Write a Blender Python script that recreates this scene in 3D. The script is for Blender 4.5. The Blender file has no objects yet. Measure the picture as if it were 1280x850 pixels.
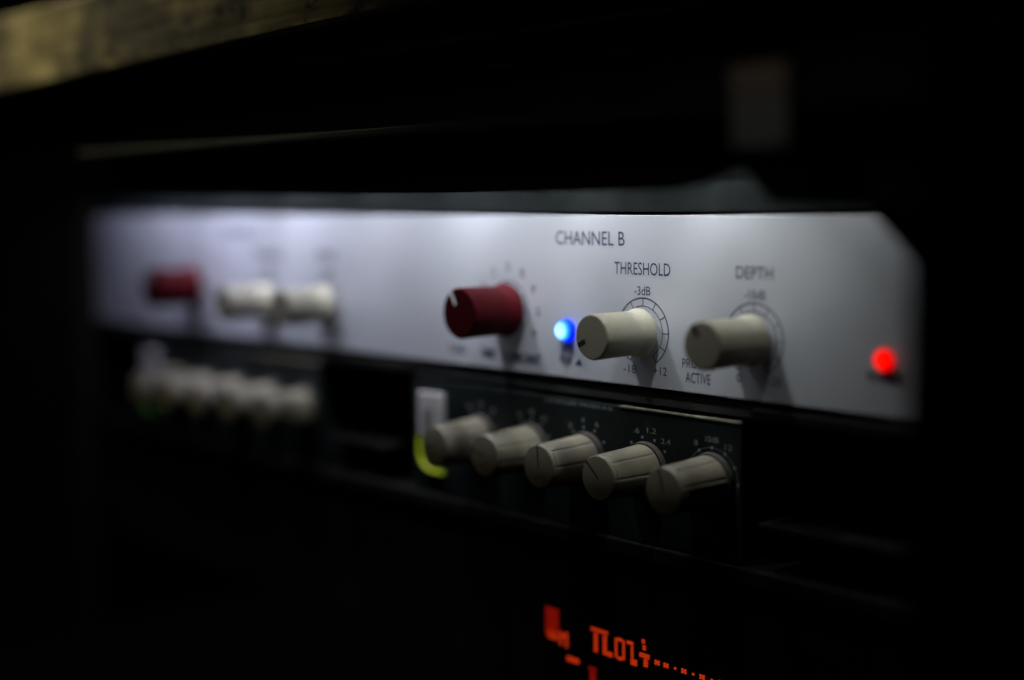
import bpy, bmesh, math, random
from mathutils import Vector, Matrix

S = 0.001                      # everything below is measured in millimetres
scene = bpy.context.scene
col = scene.collection
random.seed(4)

# ------------------------------------------------------------------ camera
cam_data = bpy.data.cameras.new('camera')
cam = bpy.data.objects.new('camera', cam_data)
col.objects.link(cam)
scene.camera = cam
cam_data.sensor_width = 36.0
cam_data.lens = 50.0
cam_data.clip_start = 0.01
cam_data.clip_end = 50.0
right = Vector((0.66045034, 0.75079453, -0.01062657))
down = Vector((0.06601971, -0.07216138, -0.99520557))
fwd = Vector((-0.74796173, 0.65658229, -0.09722624))
m = Matrix.Identity(4)
for i in range(3):
    m[i][0] = right[i]; m[i][1] = -down[i]; m[i][2] = -fwd[i]
m.translation = Vector((249.350, -263.402, 47.644)) * S
cam.matrix_world = m
cam_data.dof.use_dof = True
cam_data.dof.focus_distance = 0.3590
cam_data.dof.aperture_fstop = 2.8

# ------------------------------------------------------------------ world, view, exposure
w = bpy.data.worlds.new('World'); scene.world = w; w.use_nodes = True
bg = w.node_tree.nodes['Background']
bg.inputs[0].default_value = (0.75, 0.85, 1.0, 1); bg.inputs[1].default_value = 0.0006
scene.view_settings.view_transform = 'Standard'
scene.view_settings.look = 'None'
scene.view_settings.exposure = 0.0
scene.view_settings.gamma = 1.0
scene.render.engine = 'CYCLES'
scene.cycles.use_denoising = True
scene.cycles.max_bounces = 6
scene.cycles.sample_clamp_indirect = 3.0

def lamp(name, kind, loc, aim, power, color, size=None, spot=None, blend=0.5):
    d = bpy.data.lights.new(name, kind)
    d.energy = power; d.color = color
    if kind == 'AREA':
        d.shape = 'DISK'; d.size = size * S
    else:
        d.shadow_soft_size = size * S
    if spot: d.spot_size = math.radians(spot); d.spot_blend = blend
    o = bpy.data.objects.new(name, d); col.objects.link(o)
    o.location = Vector(loc) * S
    o.rotation_euler = (Vector(aim) - Vector(loc)).to_track_quat('-Z', 'Y').to_euler()
    return o

# a warm lamp in the room, far up to the left, grazes the shelf edge; a weak fill from the front is added to lift the knob faces
lamp('room_lamp', 'SPOT', (-340, -175, 385), (-262, -60, 100), 4.6, (1.0, 0.88, 0.60), 10, spot=62, blend=1.0)
lamp('front_fill', 'AREA', (-350, -900, 900), (-50, 0, 10), 0.30, (1.0, 0.95, 0.82), 300)

# ------------------------------------------------------------------ materials
def mat(name, color, rough=0.5, metal=0.0, bump=0.0, bscale=900.0, vary=0.0, vscale=60.0, emit=None, estr=1.0, coat=0.0, stretch=(1, 1, 1), rvary=0.0):
    M = bpy.data.materials.new(name); M.use_nodes = True
    nt = M.node_tree; b = nt.nodes['Principled BSDF']
    b.inputs['Base Color'].default_value = (*color, 1)
    b.inputs['Roughness'].default_value = rough
    b.inputs['Metallic'].default_value = metal
    b.inputs['Coat Weight'].default_value = coat
    if emit:
        b.inputs['Emission Color'].default_value = (*emit, 1); b.inputs['Emission Strength'].default_value = estr
    tc = nt.nodes.new('ShaderNodeTexCoord')
    mp = nt.nodes.new('ShaderNodeMapping'); mp.inputs['Scale'].default_value = stretch
    nt.links.new(tc.outputs['Object'], mp.inputs['Vector'])
    if vary or rvary:
        n = nt.nodes.new('ShaderNodeTexNoise'); n.inputs['Scale'].default_value = vscale; n.inputs['Detail'].default_value = 6
        nt.links.new(mp.outputs[0], n.inputs['Vector'])
        if vary:
            mr = nt.nodes.new('ShaderNodeMapRange'); mr.inputs[1].default_value = 0.3; mr.inputs[2].default_value = 0.7
            mr.inputs[3].default_value = 1 - vary; mr.inputs[4].default_value = 1 + vary
            nt.links.new(n.outputs[0], mr.inputs[0])
            mx = nt.nodes.new('ShaderNodeMix'); mx.data_type = 'RGBA'; mx.blend_type = 'MULTIPLY'; mx.inputs[0].default_value = 1
            mx.inputs[6].default_value = (*color, 1)
            nt.links.new(mr.outputs[0], mx.inputs[7]); nt.links.new(mx.outputs[2], b.inputs['Base Color'])
        if rvary:
            mr = nt.nodes.new('ShaderNodeMapRange'); mr.inputs[1].default_value = 0.3; mr.inputs[2].default_value = 0.7
            mr.inputs[3].default_value = rough - rvary; mr.inputs[4].default_value = rough + rvary
            nt.links.new(n.outputs[0], mr.inputs[0]); nt.links.new(mr.outputs[0], b.inputs['Roughness'])
    if bump:
        n2 = nt.nodes.new('ShaderNodeTexNoise'); n2.inputs['Scale'].default_value = bscale; n2.inputs['Detail'].default_value = 3
        nt.links.new(mp.outputs[0], n2.inputs['Vector'])
        bp = nt.nodes.new('ShaderNodeBump'); bp.inputs['Strength'].default_value = bump; bp.inputs['Distance'].default_value = 0.0002
        nt.links.new(n2.outputs[0], bp.inputs['Height']); nt.links.new(bp.outputs[0], b.inputs['Normal'])
    return M

M = {}
M['silver'] = mat('silver_paint', (0.63, 0.645, 0.70), 0.58, 0.85, bump=0.09, bscale=1500, vary=0.012, vscale=30, rvary=0.03)
M['print'] = mat('navy_print', (0.012, 0.016, 0.045), 0.6, vary=0.25, vscale=900)
M['cream'] = mat('cream_plastic', (0.25, 0.235, 0.185), 0.42, bump=0.02, bscale=2500, vary=0.05, vscale=300)
M['red'] = mat('red_plastic', (0.040, 0.0018, 0.0034), 0.6, bump=0.02, bscale=2500, vary=0.08, vscale=300)
for k_, v_ in (('cream', 0.25), ('red', 0.05)): M[k_].node_tree.nodes['Principled BSDF'].inputs['Specular IOR Level'].default_value = v_
M['mark_black'] = mat('black_mark', (0.008, 0.008, 0.008), 0.6, vary=0.2, vscale=500)
M['mark_white'] = mat('white_mark', (0.80, 0.80, 0.80), 0.5, vary=0.06, vscale=500)
M['beige'] = mat('beige_plastic', (0.140, 0.126, 0.090), 0.45, bump=0.08, bscale=2500, vary=0.10, vscale=250)
M['module'] = mat('dark_green_paint', (0.004, 0.0066, 0.0066), 0.5, bump=0.1, bscale=1800, vary=0.15, vscale=120, rvary=0.06)
M['module'].node_tree.nodes['Principled BSDF'].inputs['Specular IOR Level'].default_value = 0.2
M['module_edge_highlight'] = mat('lit_edge', (0.17, 0.165, 0.12), 0.45, 0.4, vary=0.25, vscale=200)  # pale colour for the painted highlight along the module's top edge
M['module_print'] = mat('white_print', (0.15, 0.165, 0.16), 0.6, vary=0.15, vscale=900)
M['rubber'] = mat('dark_rubber', (0.020, 0.017, 0.014), 0.7, bump=0.1, vary=0.15, vscale=200)
M['black'] = mat('black_steel', (0.010, 0.011, 0.011), 0.55, bump=0.12, bscale=1200, vary=0.2, vscale=80, rvary=0.08)
M['blank'] = mat('black_powder_coat', (0.0035, 0.0055, 0.0056), 0.55, bump=0.25, bscale=2200, vary=0.2, vscale=150, rvary=0.06)
M['tray'] = mat('worn_black_tray', (0.0045, 0.0043, 0.0036), 0.5, bump=0.15, vary=0.35, vscale=90, rvary=0.1)
M['blank'].node_tree.nodes['Principled BSDF'].inputs['Specular IOR Level'].default_value = 0.2
M['lip'] = mat('lit_lip', (0.030, 0.034, 0.034), 0.6, bump=0.2, vary=0.4, vscale=60)  # paler than the bar, painting the edge as if it caught light
M['tray'].node_tree.nodes['Principled BSDF'].inputs['Specular IOR Level'].default_value = 0.15
M['tag'] = mat('grey_tag', (0.60, 0.62, 0.62), 0.6, bump=0.1, vary=0.25, vscale=90)
M['tan'] = mat('tan_tape', (0.85, 0.64, 0.52), 0.6, bump=0.1, vary=0.25, vscale=90)
M['whitecap'] = mat('white_cap', (0.28, 0.27, 0.275), 0.4, vary=0.08, vscale=200)
M['greymark'] = mat('grey_window', (0.10, 0.10, 0.09), 0.4, vary=0.15, vscale=200)
M['yellow'] = mat('yellow_lightpipe', (0.4, 0.45, 0.02), 0.4, emit=(0.52, 0.72, 0.0), estr=0.17, vary=0.05)
M['green'] = mat('green_lightpipe', (0.10, 0.25, 0.02), 0.4, emit=(0.10, 0.32, 0.0), estr=0.02, vary=0.05)
M['disp'] = mat('red_segments', (0.05, 0.01, 0.01), 0.4, emit=(1.0, 0.055, 0.007), estr=0.50, vary=0.1)
M['disp_dim'] = mat('dim_red_segments', (0.05, 0.01, 0.01), 0.4, emit=(1.0, 0.02, 0.003), estr=0.19, vary=0.1)
M['smoke'] = mat('smoked_window', (0.004, 0.003, 0.003), 0.25, vary=0.2, vscale=80)
M['wall'] = mat('dark_stained_and_shaded_wood', (0.0035, 0.0028, 0.0022), 0.8, bump=0.3, bscale=300, vary=0.4, vscale=25, stretch=(1, 1, 0.12))
M['wall'].node_tree.nodes['Principled BSDF'].inputs['Specular IOR Level'].default_value = 0.1
M['chip'] = mat('led_chip', (0.8, 0.8, 0.7), 0.4, emit=(1, 1, 1), estr=1.5, vary=0.02)

def led_mat(name, tip, mid, base, s):
    m_ = mat(name, tuple(0.15 * q for q in mid), 0.3, emit=mid, estr=s, vary=0.01)
    nt = m_.node_tree; b = nt.nodes['Principled BSDF']
    tc = nt.nodes.new('ShaderNodeTexCoord'); sx = nt.nodes.new('ShaderNodeSeparateXYZ')
    nt.links.new(tc.outputs['Object'], sx.inputs[0])
    mr = nt.nodes.new('ShaderNodeMapRange'); mr.inputs[1].default_value = 0; mr.inputs[2].default_value = -3.6 * S
    nt.links.new(sx.outputs['Y'], mr.inputs[0])
    cr = nt.nodes.new('ShaderNodeValToRGB'); e = cr.color_ramp.elements
    e[0].position = 0.38; e[0].color = (*base, 1); e[1].position = 1.0; e[1].color = (*tip, 1)
    k = e.new(0.62); k.color = (*mid, 1)
    b.inputs['Specular IOR Level'].default_value = 0.03
    nt.links.new(mr.outputs[0], cr.inputs[0]); nt.links.new(cr.outputs[0], b.inputs['Emission Color'])
    return m_
M['led_blue'] = led_mat('blue_led', (0.35, 0.85, 1.0), (0.01, 0.20, 1.0), (0.0, 0.006, 0.80), 2.2)
M['led_red'] = led_mat('red_led', (1.0, 0.006, 0.0), (1.0, 0.0, 0.0), (0.55, 0.0, 0.0), 1.3)

# plank: grain, dirt, and pale patches painting dappled lamp light into the colour
def plank_mat():
    M_ = bpy.data.materials.new('dappled_plank'); M_.use_nodes = True
    nt = M_.node_tree; b = nt.nodes['Principled BSDF']; b.inputs['Roughness'].default_value = 0.65
    tc = nt.nodes.new('ShaderNodeTexCoord')
    def noise(scale, st, det=6):
        mp = nt.nodes.new('ShaderNodeMapping'); mp.inputs['Scale'].default_value = st
        nt.links.new(tc.outputs['Object'], mp.inputs['Vector'])
        n = nt.nodes.new('ShaderNodeTexNoise'); n.inputs['Scale'].default_value = scale; n.inputs['Detail'].default_value = det
        nt.links.new(mp.outputs[0], n.inputs['Vector']); return n
    grain = noise(260, (0.10, 1, 1)); light_patch = noise(34, (0.7, 1, 1.0), 3); dirt = noise(150, (0.6, 1, 1), 5)
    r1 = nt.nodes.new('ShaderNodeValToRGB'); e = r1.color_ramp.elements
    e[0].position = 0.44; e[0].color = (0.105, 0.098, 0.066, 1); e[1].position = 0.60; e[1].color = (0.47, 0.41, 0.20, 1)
    nt.links.new(light_patch.outputs[0], r1.inputs[0])
    r2 = nt.nodes.new('ShaderNodeValToRGB'); e = r2.color_ramp.elements
    e[0].position = 0.34; e[0].color = (0.40, 0.38, 0.35, 1); e[1].position = 0.62; e[1].color = (1, 1, 1, 1)
    nt.links.new(grain.outputs[0], r2.inputs[0])
    r3 = nt.nodes.new('ShaderNodeValToRGB'); e = r3.color_ramp.elements
    e[0].position = 0.33; e[0].color = (0.15, 0.15, 0.15, 1); e[1].position = 0.42; e[1].color = (1, 1, 1, 1)
    nt.links.new(dirt.outputs[0], r3.inputs[0])
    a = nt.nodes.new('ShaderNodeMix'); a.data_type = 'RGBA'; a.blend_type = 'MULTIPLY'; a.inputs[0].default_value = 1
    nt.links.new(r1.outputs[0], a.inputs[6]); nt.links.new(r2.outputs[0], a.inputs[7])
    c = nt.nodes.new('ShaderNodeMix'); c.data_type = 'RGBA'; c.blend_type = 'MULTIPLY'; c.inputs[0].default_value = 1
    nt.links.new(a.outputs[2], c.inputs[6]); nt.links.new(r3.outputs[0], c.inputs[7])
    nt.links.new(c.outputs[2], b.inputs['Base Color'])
    bp = nt.nodes.new('ShaderNodeBump'); bp.inputs['Strength'].default_value = 0.5; bp.inputs['Distance'].default_value = 0.0006
    nt.links.new(grain.outputs[0], bp.inputs['Height']); nt.links.new(bp.outputs[0], b.inputs['Normal'])
    return M_
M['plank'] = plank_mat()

# ------------------------------------------------------------------ helpers
def wpos(o):
    v = Vector((0, 0, 0))
    while o: v = v + o.location; o = o.parent
    return v

def link(name, me, material, at=(0, 0, 0), parent=None, smooth=False):
    """mesh with local coordinates (already in metres) placed at world point `at` (mm) under parent"""
    if smooth:
        me.shade_smooth() if hasattr(me, 'shade_smooth') else None
    if material is not None and not me.materials: me.materials.append(material)
    o = bpy.data.objects.new(name, me); col.objects.link(o)
    o.location = Vector(at) * S - (wpos(parent) if parent else Vector((0, 0, 0)))
    o.parent = parent
    return o

def empty(name, at, label, cat, group=None):
    o = bpy.data.objects.new(name, None); col.objects.link(o); o.location = Vector(at) * S
    o.empty_display_size = 0.01
    tag(o, label, cat, group); return o

def tag(o, label, cat, group=None):
    o['label'] = label; o['category'] = cat
    if group: o['group'] = group

def finish(bm, name):
    bmesh.ops.recalc_face_normals(bm, faces=bm.faces)
    for v in bm.verts: v.co *= S
    me = bpy.data.meshes.new(name); bm.to_mesh(me); bm.free(); return me

def add_box(bm, x0, x1, y0, y1, z0, z1, bevel=0.0):
    r = bmesh.ops.create_cube(bm, size=1.0)
    for v in r['verts']:
        v.co = Vector(((x0 + x1) / 2 + v.co.x * (x1 - x0), (y0 + y1) / 2 + v.co.y * (y1 - y0), (z0 + z1) / 2 + v.co.z * (z1 - z0)))
    if bevel:
        ed = list({e for v in r['verts'] for e in v.link_edges})
        bmesh.ops.bevel(bm, geom=ed, offset=bevel, segments=2, affect='EDGES', profile=0.6)

def box(name, material, x0, x1, y0, y1, z0, z1, bevel=0.3, parent=None):
    at = ((x0 + x1) / 2, (y0 + y1) / 2, z0)
    bm = bmesh.new(); add_box(bm, x0 - at[0], x1 - at[0], y0 - at[1], y1 - at[1], 0, z1 - z0, bevel)
    return link(name, finish(bm, name), material, at, parent)

def boxes(name, material, lst, at, parent=None, bevel=0.1):
    bm = bmesh.new()
    for b in lst: add_box(bm, b[0] - at[0], b[1] - at[0], b[2] - at[1], b[3] - at[1], b[4] - at[2], b[5] - at[2], bevel)
    return link(name, finish(bm, name), material, at, parent)

def plate(name, material, pts, y0, y1, parent=None, bevel=0.25):
    """polygon in x,z extruded from y0 to y1"""
    at = (pts[0][0], y0, pts[0][1])
    bm = bmesh.new()
    vs = [bm.verts.new((x - at[0], 0, z - at[2])) for x, z in pts]
    f = bm.faces.new(vs)
    r = bmesh.ops.extrude_face_region(bm, geom=[f])
    bmesh.ops.translate(bm, verts=[g for g in r['geom'] if isinstance(g, bmesh.types.BMVert)], vec=(0, y1 - y0, 0))
    if bevel: bmesh.ops.bevel(bm, geom=list(bm.edges), offset=bevel, segments=2, affect='EDGES')
    return link(name, finish(bm, name), material, at, parent)

def lathe(profile, n=72, rad=None):
    """profile of (r, y): turned round the y axis; rad(angle, r, y) may modulate the radius"""
    bm = bmesh.new(); rings = []
    for r, y in profile:
        if r < 1e-6: rings.append([bm.verts.new((0, y, 0))]); continue
        ring = []
        for i in range(n):
            a = 2 * math.pi * i / n; q = rad(a, r, y) if rad else r
            ring.append(bm.verts.new((q * math.sin(a), y, q * math.cos(a))))
        rings.append(ring)
    for A, B in zip(rings, rings[1:]):
        for i in range(n):
            j = (i + 1) % n
            if len(A) == 1 and len(B) == 1: continue
            if len(A) == 1: bm.faces.new((A[0], B[i], B[j]))
            elif len(B) == 1: bm.faces.new((A[i], B[0], A[j]))
            else: bm.faces.new((A[i], B[i], B[j], A[j]))
    return bm

def smooth_by_angle(me, deg=35):
    bm = bmesh.new(); bm.from_mesh(me)
    for f in bm.faces: f.smooth = True
    for e in bm.edges:
        if len(e.link_faces) == 2 and e.calc_face_angle(0) > math.radians(deg): e.smooth = False
    bm.to_mesh(me); bm.free()

def text_mesh(body, h, width=None, align='CENTER', bold=0.0):
    """flat lettering, cap height h mm, squeezed to the given width, standing in the x,z plane and facing -y"""
    cu = bpy.data.curves.new('lettering', 'FONT'); cu.body = body; cu.size = 1.0
    cu.extrude = 0.0; cu.offset = bold; cu.resolution_u = 3
    o = bpy.data.objects.new('lettering', cu); col.objects.link(o)
    dg = bpy.context.evaluated_depsgraph_get()
    me = bpy.data.meshes.new_from_object(o.evaluated_get(dg))
    bpy.data.objects.remove(o); bpy.data.curves.remove(cu)
    xs = [v.co.x for v in me.vertices]; ys = [v.co.y for v in me.vertices]
    sy = h / 0.73                                        # cap height of the built-in face
    sx = width / (max(xs) - min(xs)) if width else sy * 0.8
    cx = (max(xs) + min(xs)) / 2 if align == 'CENTER' else (min(xs) if align == 'LEFT' else max(xs))
    for v in me.vertices: v.co = Vector(((v.co.x - cx) * sx * S, 0, v.co.y * sy * S))
    return me

def text(body, h, x, z, y, material, parent, width=None, align='CENTER', bold=0.0, fat=0.0):
    me = text_mesh(body, h, width, align, bold)
    if fat:                                            # heavy print: a second pass shifted sideways
        bm = bmesh.new(); bm.from_mesh(me); bm.from_mesh(me); n = len(bm.verts) // 2
        for i, v in enumerate(bm.verts): v.co.x += (fat if i < n else -fat) * S; v.co.y += (0 if i < n else -0.012) * S
        bm.to_mesh(me); bm.free()
    return link('lettering', me, material, (x, y, z), parent)

def ring_mesh(bm, r0, r1, a0, a1, n=60):
    """flat annulus sector, angles clockwise from the top, degrees"""
    A = [bm.verts.new((r0 * math.sin(math.radians(a0 + (a1 - a0) * i / n)), 0, r0 * math.cos(math.radians(a0 + (a1 - a0) * i / n)))) for i in range(n + 1)]
    B = [bm.verts.new((r1 * math.sin(math.radians(a0 + (a1 - a0) * i / n)), 0, r1 * math.cos(math.radians(a0 + (a1 - a0) * i / n)))) for i in range(n + 1)]
    for i in range(n): bm.faces.new((A[i], A[i + 1], B[i + 1], B[i]))

def tick(bm, ang, r0, r1, wd):
    a = math.radians(ang); d = Vector((math.sin(a), 0, math.cos(a))); s = Vector((d.z, 0, -d.x)) * wd / 2
    bm.faces.new([bm.verts.new(p) for p in (d * r0 - s, d * r1 - s, d * r1 + s, d * r0 + s)])

def dial_mesh(R=8.72, r=6.7, a=150, n=10):
    bm = bmesh.new()
    ring_mesh(bm, R - 0.16, R + 0.16, -a, a); ring_mesh(bm, r - 0.1, r + 0.1, -a, a)
    for i in range(n + 1): tick(bm, -a + 2 * a * i / n, r, R, 0.24)
    for v in bm.verts: v.co.y = 0
    return finish(bm, 'dial_scale')

def pointer_mesh(r0, r1, wd, front, over=0.0, rfront=None):
    """thin bar on a knob's front face (y = front), pointing up, folded over the rim by `over`"""
    bm = bmesh.new()
    add_box(bm, -wd / 2, wd / 2, front - 0.012, front + 0.25, r0, r1 - 0.25)
    if over: add_box(bm, -wd / 2, wd / 2, front + 0.2, front + over, r1 - 0.30, r1 + 0.06, 0.03)
    return finish(bm, 'pointer_line')

# ------------------------------------------------------------------ the cabinet round the rack (structure)
cab = bpy.data.objects.new('cabinet', None); col.objects.link(cab); cab.location = Vector((-100, 60, -130)) * S
tag(cab, 'dark wooden rack cabinet with a dirty plank edge with painted lamp light across the top left', 'cabinet')
# top shelf board: its dirty front edge is seen at the upper left
bm = bmesh.new()
ax, ay, az = -120, -60, 90
def Vv(x, y, z): return bm.verts.new((x - ax, y - ay, z - az))
xs = [-420 + 20 * i for i in range(41)]
secs = []
for x in xs:
    zb = 88.4 + (x + 259) * 0.0185 + random.uniform(-0.12, 0.12); zt = 114.6 + random.uniform(-0.15, 0.15)
    secs.append([Vv(x, -59.2, zb), Vv(x, -60.0, zb + 0.9), Vv(x, -60.0, zt - 0.9), Vv(x, -59.0, zt), Vv(x, -56, zt), Vv(x, -56, zb)])
for A, B in zip(secs, secs[1:]):
    for i in range(6): bm.faces.new((A[i], B[i], B[(i + 1) % 6], A[(i + 1) % 6]))
bm.faces.new(secs[0]); bm.faces.new(secs[-1])
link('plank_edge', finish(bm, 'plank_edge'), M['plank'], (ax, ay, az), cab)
box('shelf_board', M['wall'], -420, 380, -55.8, 150, 93.5, 114, 0.5, cab)  # near-black body: the underside's shade is put into the colour
box('side_board', M['wall'], -342, -318, -58, 150, -130, 86, 0.6, cab)
box('side_board', M['wall'], 117.3, 330, -61, 150, -130, 130, 1.0, cab)
box('back_board', M['wall'], -317.5, 117, 152, 158, -130, 86, 0.5, cab)

# ------------------------------------------------------------------ black blank panel above the silver unit
blank = box('blank_panel', M['blank'], -317, 116.8, 0.4, 2.6, 44.6, 86.5, 0.3)
tag(blank, 'black powder coated blank rack panel directly above the silver unit', 'panel')

# ------------------------------------------------------------------ lamp bar in front of the blank panel
bar = empty('lamp_bar', (-100, -28, 49.7), 'long black lamp bar hanging in front of the blank panel, lighting the silver unit', 'lamp')
fascia = [(-316, 50.9), (-240, 50.7), (-128.9, 50.4), (-4.6, 49.8), (46, 49.55), (50, 49.9), (56.1, 50.9), (62.5, 53.0), (64.4, 53.5), (66.2, 53.1), (68.8, 50.2), (71.4, 47.1), (73.5, 46.5), (80, 46.2), (95.3, 45.4), (116.8, 45.2), (116.8, 66.5), (-316, 66.5)]
plate('fascia', M['black'], fascia, -40, -38.6, bar, 0.3)
box('housing', M['black'], -316, 116.8, -38.5, -6, 80, 84, 0.6, bar)
box('housing_front', M['black'], -316, 116.8, -38.4, -36.4, 66.8, 79.9, 0.3, bar)
boxes('top_lip', M['lip'], [(-214, 116.8, -52, -40.2, 64.4, 66.2)], (-100, -46, 64.4), bar, 0.4)
# added dark plate standing in for the shadow on the panel's upper right corner
plate('shade_plate', M['black'], [(85.3, 46.2), (86.8, 44.0), (91.6, 39.4), (97.0, 33.8), (99.7, 29.6), (104, 22), (116.8, 20), (116.8, 46.2)], -26, -24.8, bar, 0.25)
box('clip', M['tag'], 73.9, 87.2, -54.2, -52.2, 57.2, 66.9, 0.5, bar)
box('clip_tape', M['tan'], 73.7, 87.4, -54.6, -52.0, 67.0, 72.2, 0.5, bar)
LEDS = [(-289, 0.0045), (-249, 0.015), (-205, 0.030), (-161, 0.031), (-116, 0.023), (-70, 0.027), (-26, 0.022), (18, 0.0160), (54, 0.0048)]
for x, p in LEDS:
    t = (x + 249) / 303
    c = (0.71 + 0.24 * t, 0.73 + 0.27 * t, 1.0 - 0.05 * t)
    box('light_chip', M['chip'], x - 2, x + 2, -27, -23, 72.3, 79.9, 0.2, bar)
    lo = lamp('lamp_chip_light', 'AREA', (x, -25, 72.0), (x, 0, 16), p * 1.02, c, 3.2)
    lo.data.spread = math.radians(95)
    lo.location = lo.location - wpos(bar); lo.parent = bar

# added grazing strip and unseen baffle, shaped to brighten the knob collars
box('added_unseen_baffle', M['black'], -316, 116.8, -4.9, -4.4, 56.0, 75.8, 0.1, bar)
st = bpy.data.lights.new('added_strip_light', 'AREA'); st.shape = 'RECTANGLE'; st.size = 300 * S; st.size_y = 0.8 * S
st.energy = 0.17; st.color = (0.93, 0.95, 1.0)
so = bpy.data.objects.new('added_strip_light', st); col.objects.link(so)
so.location = Vector((-122, -3.4, 72.5)) * S - wpos(bar); so.parent = bar

# ------------------------------------------------------------------ silver unit
unit = empty('rack_processor', (-99, 0, 0), 'silver one-unit rack processor with red and cream knobs marked CHANNEL B', 'audio processor')
panel = box('front_panel', M['silver'], -317, 116.8, 0, 3.0, 0, 43.7, 0.12, unit)
box('chassis', M['black'], -310, 112, 3.1, 140, 0.8, 43.0, 0.4, unit)

KL = 18.47
def knob_mesh(name):
    pr = [(0, -1.3), (5.6, -1.3), (5.95, -1.5), (6.05, -1.9), (6.0, -2.3), (5.45, -4.6), (5.40, -4.9), (5.46, -5.2), (5.62, -KL + 0.75), (5.58, -KL + 0.45), (5.42, -KL + 0.15), (5.15, -KL), (0, -KL)]
    me = finish(lathe(pr, 96), name); smooth_by_angle(me, 28); return me
kmesh = {c: knob_mesh('knob_' + c) for c in ('cream', 'red')}
pmesh = pointer_mesh(2.4, 5.5, 1.25, -KL, 0.0)
pmesh_red = pointer_mesh(2.2, 5.5, 0.9, -KL, 1.2)
dial = dial_mesh()
dial_small = dial_mesh(8.2, 6.8, 120, 8)
shaft = finish(lathe([(0, 0.5), (3, 0.5), (3, -1.4), (0, -1.4)], 24), 'shaft')

PY = -0.06                                             # print sits a hair proud of the paint
def knob(x, z, color, ang, k=1.0):
    o = link('knob', kmesh[color], M[color], (x, 0, z), unit); o.scale = (k, 1, k)
    o.rotation_euler.y = math.radians(ang)
    if color == 'red': p = link('pointer_line', pmesh_red, M['mark_white'], (x, 0, z), o)
    else: p = link('pointer_line', pmesh, M['mark_black'], (x, 0, z), o)
    link('shaft', shaft, M['black'], (x, 0, z), o)
    o['label'] = ('dark red' if color == 'red' else 'cream') + ' plastic knob with ' + ('white' if color == 'red' else 'black') + ' pointer line'
    return o

def channel(off, letter, angs):
    T = lambda b, h, x, z, **k: text(b, h, x + off, z, PY, M['print'], panel, **k)
    T('CHANNEL ' + letter, 3.85, -19.3, 35.9, width=25.8)
    T('THRESHOLD', 3.35, -0.4, 28.6, width=19.5)
    T('-3dB', 2.35, -0.2, 23.5, width=5.6)
    T('-18', 2.3, -4.7, 3.2, width=4.4)
    T('+12', 2.3, 5.9, 3.4, width=4.6)
    T('DEPTH', 3.1, 35.9, 28.8, width=10.9)
    T('-10dB', 2.3, 36.1, 24.0, width=6.4)
    T('0', 2.3, 31.5, 3.9, width=1.5)
    T('-20', 2.3, 42.2, 3.9, width=4.0)
    T('PROCESS', 2.35, 18.6, 6.1, width=10.4)
    T('ACTIVE', 2.75, 18.5, 2.45, width=8.1)
    T('IND', 2.1, -28.0, 6.9, width=3.8)
    T('PEAK', 2.1, -28.6, 3.7, width=4.8)
    bm = bmesh.new(); bm.faces.new([bm.verts.new(p) for p in ((0, 0, 0), (2.9, 0, 0), (1.9, 0, 1.9))])
    link('arrow_mark', finish(bm, 'arrow_mark'), M['print'], (-25.2 + off, PY, 3.6), panel)
    T('TUNED', 2.4, -75.0, 3.2, width=8.0, fat=0.08)
    T('TIME', 2.9, -61.0, 2.8, width=6.4, fat=0.2)
    T('CONSTANT', 2.9, -46.6, 2.5, width=15.5, fat=0.2)
    for i, ch in enumerate('ABCDEFGH'):
        a = math.radians(-90 + 30 * i)
        T(ch, 2.4, -52.0 + 12.4 * math.sin(a), 17.2 + 12.0 * math.cos(a) - 1.1, width=1.6)
    for x, z, d in ((0, 14.03, dial), (35.88, 14.38, dial), (-52.0, 17.0, dial_small)):
        link('dial_scale', d, M['print'], (x + off, PY, z), panel)
    knob(-51.6 + off, 17.2, 'red', angs[0], 1.26)
    knob(0 + off, 14.03, 'cream', angs[1], 1.03)
    knob(35.88 + off, 14.38, 'cream', angs[2], 1.03)
channel(0, 'B', (-32, -117, -33))
channel(-178.7, 'A', (-40, -60, 20))

ledm = finish(lathe([(3.2, 0.2), (3.2, -0.3), (2.95, -0.5), (2.85, -0.9)] + [(2.85 * math.cos(t), -0.9 - 2.7 * math.sin(t)) for t in [math.pi / 2 * i / 9 for i in range(1, 9)]] + [(0, -3.6)], 40), 'indicator_light')
smooth_by_angle(ledm, 50)
bl = link('indicator_light', ledm.copy(), M['led_blue'], (-28.0, 0, 12.8), unit); bl['label'] = 'glowing blue indicator dome beside threshold knob'
rl = link('indicator_light', ledm.copy(), M['led_red'], (71.9, 0, 12.4), unit); rl['label'] = 'glowing red power indicator dome at the right end'
rl.scale = (0.78, 0.55, 0.78)
text('POWER', 2.2, 72.0, 7.4, PY, M['print'], panel, width=8.2, fat=0.22)

# ------------------------------------------------------------------ tray with the two dark modules
tray = empty('rack_tray', (-99, 0, -45), 'worn black rack tray with open bays below the silver unit', 'rack tray')
boxes('top_rail', M['black'], [(-316, 116.8, 1.0, 60, -4.6, -1.2)], (-99, 0, -4.6), tray, 0.3)
box('bottom_rail', M['tray'], -316, 116.8, -1.5, 60, -45, -40.9, 0.5, tray)
box('tray_back', M['black'], -316, 116.8, 60.2, 62, -45, -1.2, 0.3, tray)
for x0, x1 in ((-147, -98.5), (36, 92)):
    box('bay_lip', M['tray'], x0, x1, -1.2, 0.6, -4.5, -1.9, 0.4, tray)
    box('bay_ledge', M['tray'], x0 + 2, x1 - 14, -0.5, 20, -30.6, -29.2, 0.3, tray)

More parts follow.
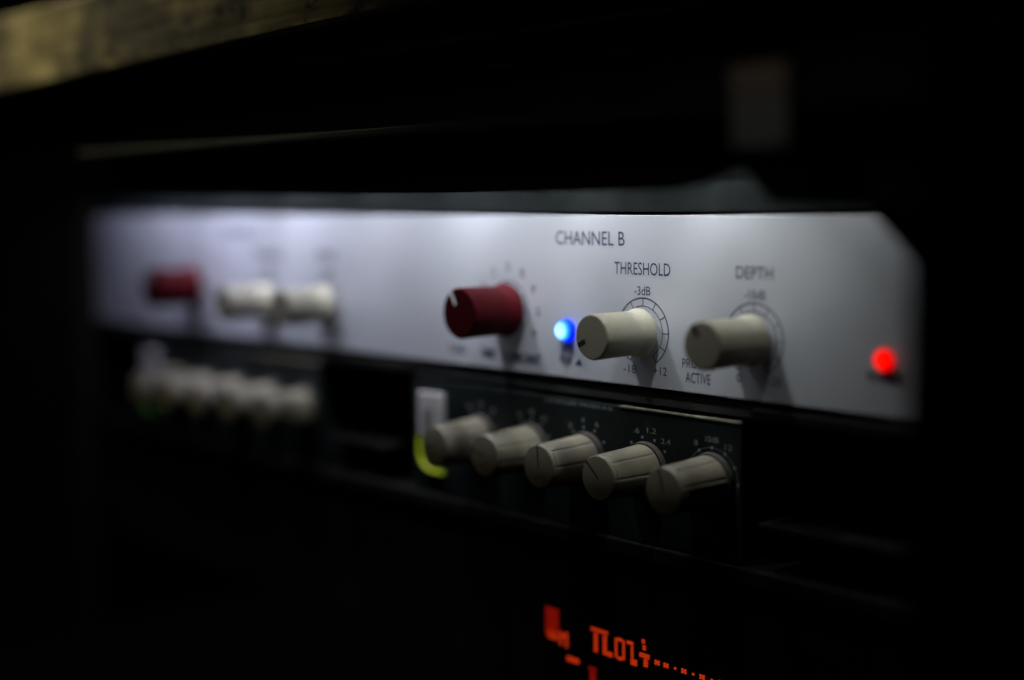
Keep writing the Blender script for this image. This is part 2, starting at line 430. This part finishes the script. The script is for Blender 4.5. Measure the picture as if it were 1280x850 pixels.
def flute(a, r, y):
    if y > -2.0 or y < -16.4: return r
    d = (math.degrees(a) + 22.5) % 45 - 22.5
    return r - 0.26 * math.exp(-(d / 2.2) ** 2)
LK = 17.66
lk = finish(lathe([(0, -1.6), (6.3, -1.6), (6.55, -1.9), (6.55, -2.3), (6.42, -4), (6.1, -10), (5.85, -15.6), (5.80, -16.2), (5.55, -16.5), (5.55, -16.7), (5.78, -16.9), (5.75, -17.3), (5.5, -LK + 0.06), (5.3, -LK), (0, -LK)], 120, flute), 'knob_beige')
smooth_by_angle(lk, 30)
skirt = finish(lathe([(0, 0), (7.1, 0), (7.2, -0.4), (6.9, -1.5), (0, -1.5)], 48), 'skirt'); smooth_by_angle(skirt, 40)
lpm = pointer_mesh(-0.2, 5.75, 0.5, -LK, 1.0)
def dots_mesh(n0, n1, dotted):
    bm = bmesh.new()
    for i in range(n0, n1 + 1):
        a = math.radians(30 * i)
        r = bmesh.ops.create_circle(bm, cap_ends=True, radius=0.42, segments=10)
        for v in r['verts']: v.co = Vector((v.co.x + 8.25 * math.sin(a), 0, v.co.y + 8.25 * math.cos(a)))
        if dotted and i < n1:
            for k in range(1, 7):
                b = a + math.radians(30 * k / 7)
                r = bmesh.ops.create_circle(bm, cap_ends=True, radius=0.16, segments=6)
                for v in r['verts']: v.co = Vector((v.co.x + 8.25 * math.sin(b), 0, v.co.y + 8.25 * math.cos(b)))
    return finish(bm, 'dial_dots')
dots_a = dots_mesh(-5, 5, False); dots_b = dots_mesh(-4, 4, True)

def tube(pts, r, n=10):
    bm = bmesh.new(); rings = []
    for i, p in enumerate(pts):
        t = (Vector(pts[min(i + 1, len(pts) - 1)]) - Vector(pts[max(i - 1, 0)])).normalized()
        u = Vector((0, 1, 0)); v = t.cross(u).normalized()
        rings.append([bm.verts.new(Vector(p) + r * (math.cos(2 * math.pi * k / n) * u + math.sin(2 * math.pi * k / n) * v)) for k in range(n)])
    for A, B in zip(rings, rings[1:]):
        for k in range(n): bm.faces.new((A[k], B[k], B[(k + 1) % n], A[(k + 1) % n]))
    bm.faces.new(rings[0]); bm.faces.new(rings[-1])
    return finish(bm, 'button_surround')

DIALS = [('mic', ['30', '35', '40']), ('hf', ['8', '10', '12']), ('mf', ['3', '4', '6']), ('ratio', ['.6', '1.2', '2.4']), ('level', ['8', '10dB', '12'])]
def module(off, label, pipe, angs):
    t = empty('knob_module', (-32 + off, 0, -41), label, 'audio module', 'dark modules in the tray')
    pan = box('front_panel', M['module'], -97 + off, 32.3 + off, 0, 2.2, -40.6, -5.9, 0.3, t)
    box('body', M['black'], -95 + off, 30 + off, 2.3, 58, -40.0, -6.6, 0.3, t)
    box('edge_highlight', M['module_edge_highlight'], -8.5 + off, 31.6 + off, -0.35, 1.2, -6.15, -5.65, 0.12, t)  # added pale strip, a painted highlight on the top edge
    text('LEVELLER MODULE', 0.9, -24 + off, -6.9 - 0.4, PY, M['module_print'], pan, width=26)
    for k in range(5):
        x = 23.1 - 21.94 * (4 - k) + off; z = -21.2
        o = link('knob', lk, M['beige'], (x, 0, z), t); o.rotation_euler.y = math.radians(angs[k])
        link('pointer_line', lpm, M['mark_black'], (x, 0, z), o)
        link('skirt', skirt, M['rubber'], (x, 0, z), o)
        sh = 0 if k in (1, 4) else (-8 if k == 2 else -20 if k == 3 else 0)
        d = link('dial_dots', dots_b if k == 4 else dots_a, M['module_print'], (x, PY, z), pan)
        d.rotation_euler.y = math.radians(sh + (10 if k == 3 else 0) )
        for q, s_ in enumerate(DIALS[k][1]):
            a = math.radians(30 * (q - 1) + (10 if k == 3 else 0) + sh + (20 if k == 3 else 0))
            text(s_, 1.45, x + 10.4 * math.sin(a), z + 10.2 * math.cos(a) - 0.6, PY, M['module_print'], pan, width=0.95 * len(s_) + 0.3)
    # white push button with a lit surround
    b = box('push_button', M['whitecap'], -92.9 + off, -81.2 + off, -1.8, 0.3, -23.5, -9.6, 0.6, t)
    box('window', M['greymark'], -89.6 + off, -85.6 + off, -2.0, -1.7, -20.5, -14.5, 0.3, b)
    pts = [(0.6, 0, 12), (0.1, 0, 9), (0, 0, 6)] + [(6 - 6 * math.cos(a), 0, 6 - 6 * math.sin(a)) for a in [math.pi / 2 * i / 8 for i in range(1, 9)]] + [(9, 0, 0), (11.2, 0, 0.0)]
    s_ = link('button_surround', tube(pts, 0.55), M[pipe], (-93.2 + off, -0.9, -33.6), t)
    s_['label'] = 'glowing ' + pipe + ' surround below the white button'
    return t
module(0, 'nearer dark green module with five beige knobs and a yellow lit surround', 'yellow', (-105, -75, -4, -47, -15))
module(-180, 'farther blurred dark module with five beige knobs and a green glow', 'green', (-90, -60, -20, 10, 30))

# ------------------------------------------------------------------ display unit at the bottom
du = empty('display_unit', (-99, 0, -90), 'black rack unit with glowing red display characters at the bottom', 'display unit')
dp = box('front_panel', M['smoke'], -316, 116.8, 0, 3, -89.5, -46, 0.4, du)
box('chassis', M['black'], -310, 112, 3.1, 60, -89, -46.5, 0.4, du)
YD0, YD1 = -0.25, 0.1
def glyph(segs, material=M['disp'], name='display_character'):
    at = (segs[0][0], 0, segs[0][2])
    cells = []
    for a, b, c, d in segs:                            # lit dots of a matrix with dark gaps
        nx = max(1, round((b - a) / 0.72)); nz = max(1, round((d - c) / 0.72)); sx = (b - a) / nx; sz = (d - c) / nz
        for i in range(nx):
            for j in range(nz): cells.append((a + i * sx + 0.12, a + (i + 1) * sx - 0.12, YD0, YD1, c + j * sz + 0.12, c + (j + 1) * sz - 0.12))
    return boxes(name, material, cells, at, dp, 0.0)
glyph([(-19.5, -13.0, -68.3, -67.2), (-18.3, -16.9, -73.9, -68.6), (-14.9, -13.5, -73.9, -68.6)])
glyph([(-13.4, -11.3, -74.0, -72.6)])
glyph([(-10.4, -9.5, -73.6, -68.2), (-7.6, -6.7, -73.6, -68.2), (-9.4, -7.7, -68.9, -67.9), (-9.4, -7.7, -74.0, -73.0)])
glyph([(-6.0, -3.6, -68.9, -67.9), (-4.5, -3.6, -72.4, -69.0), (-4.6, -2.3, -74.2, -72.5)])
glyph([(-0.6, 0.6, -67.5, -66.3), (-0.3, 0.9, -69.2, -67.8), (-1.4, 2.2, -71.3, -70.0), (0.1, 1.6, -73.6, -71.4)])
x = 4.0
for i in range(10):
    big = i in (0, 1, 3, 5, 7)
    if big: glyph([(x, x + 0.8, -72.1, -70.7), (x + 1.0, x + 1.8, -72.1, -70.7), (x + 0.3, x + 1.5, -71.6, -71.2)])
    else: glyph([(x + 0.6, x + 1.4, -71.8, -71.0)], name='display_dot')
    x += 3.05
glyph([(-37.6, -32.2, -73.6, -65.3)], M['disp_dim'], 'display_block')
glyph([(-36.6, -32.6, -74.2, -71.6), (-31.9, -30.9, -75.2, -71.2), (-30.9, -29.7, -73.0, -71.8), (-29.6, -28.6, -75.4, -71.0)])
glyph([(-29.0, -24.2, -79.0, -77.5)])
glyph([(-20.4, -17.4, -79.5, -78.4), (-20.0, -17.6, -82.6, -79.7)], M['disp_dim'])
glyph([(-1.5, 0.5, -79.6, -78.6)], name='display_dot')
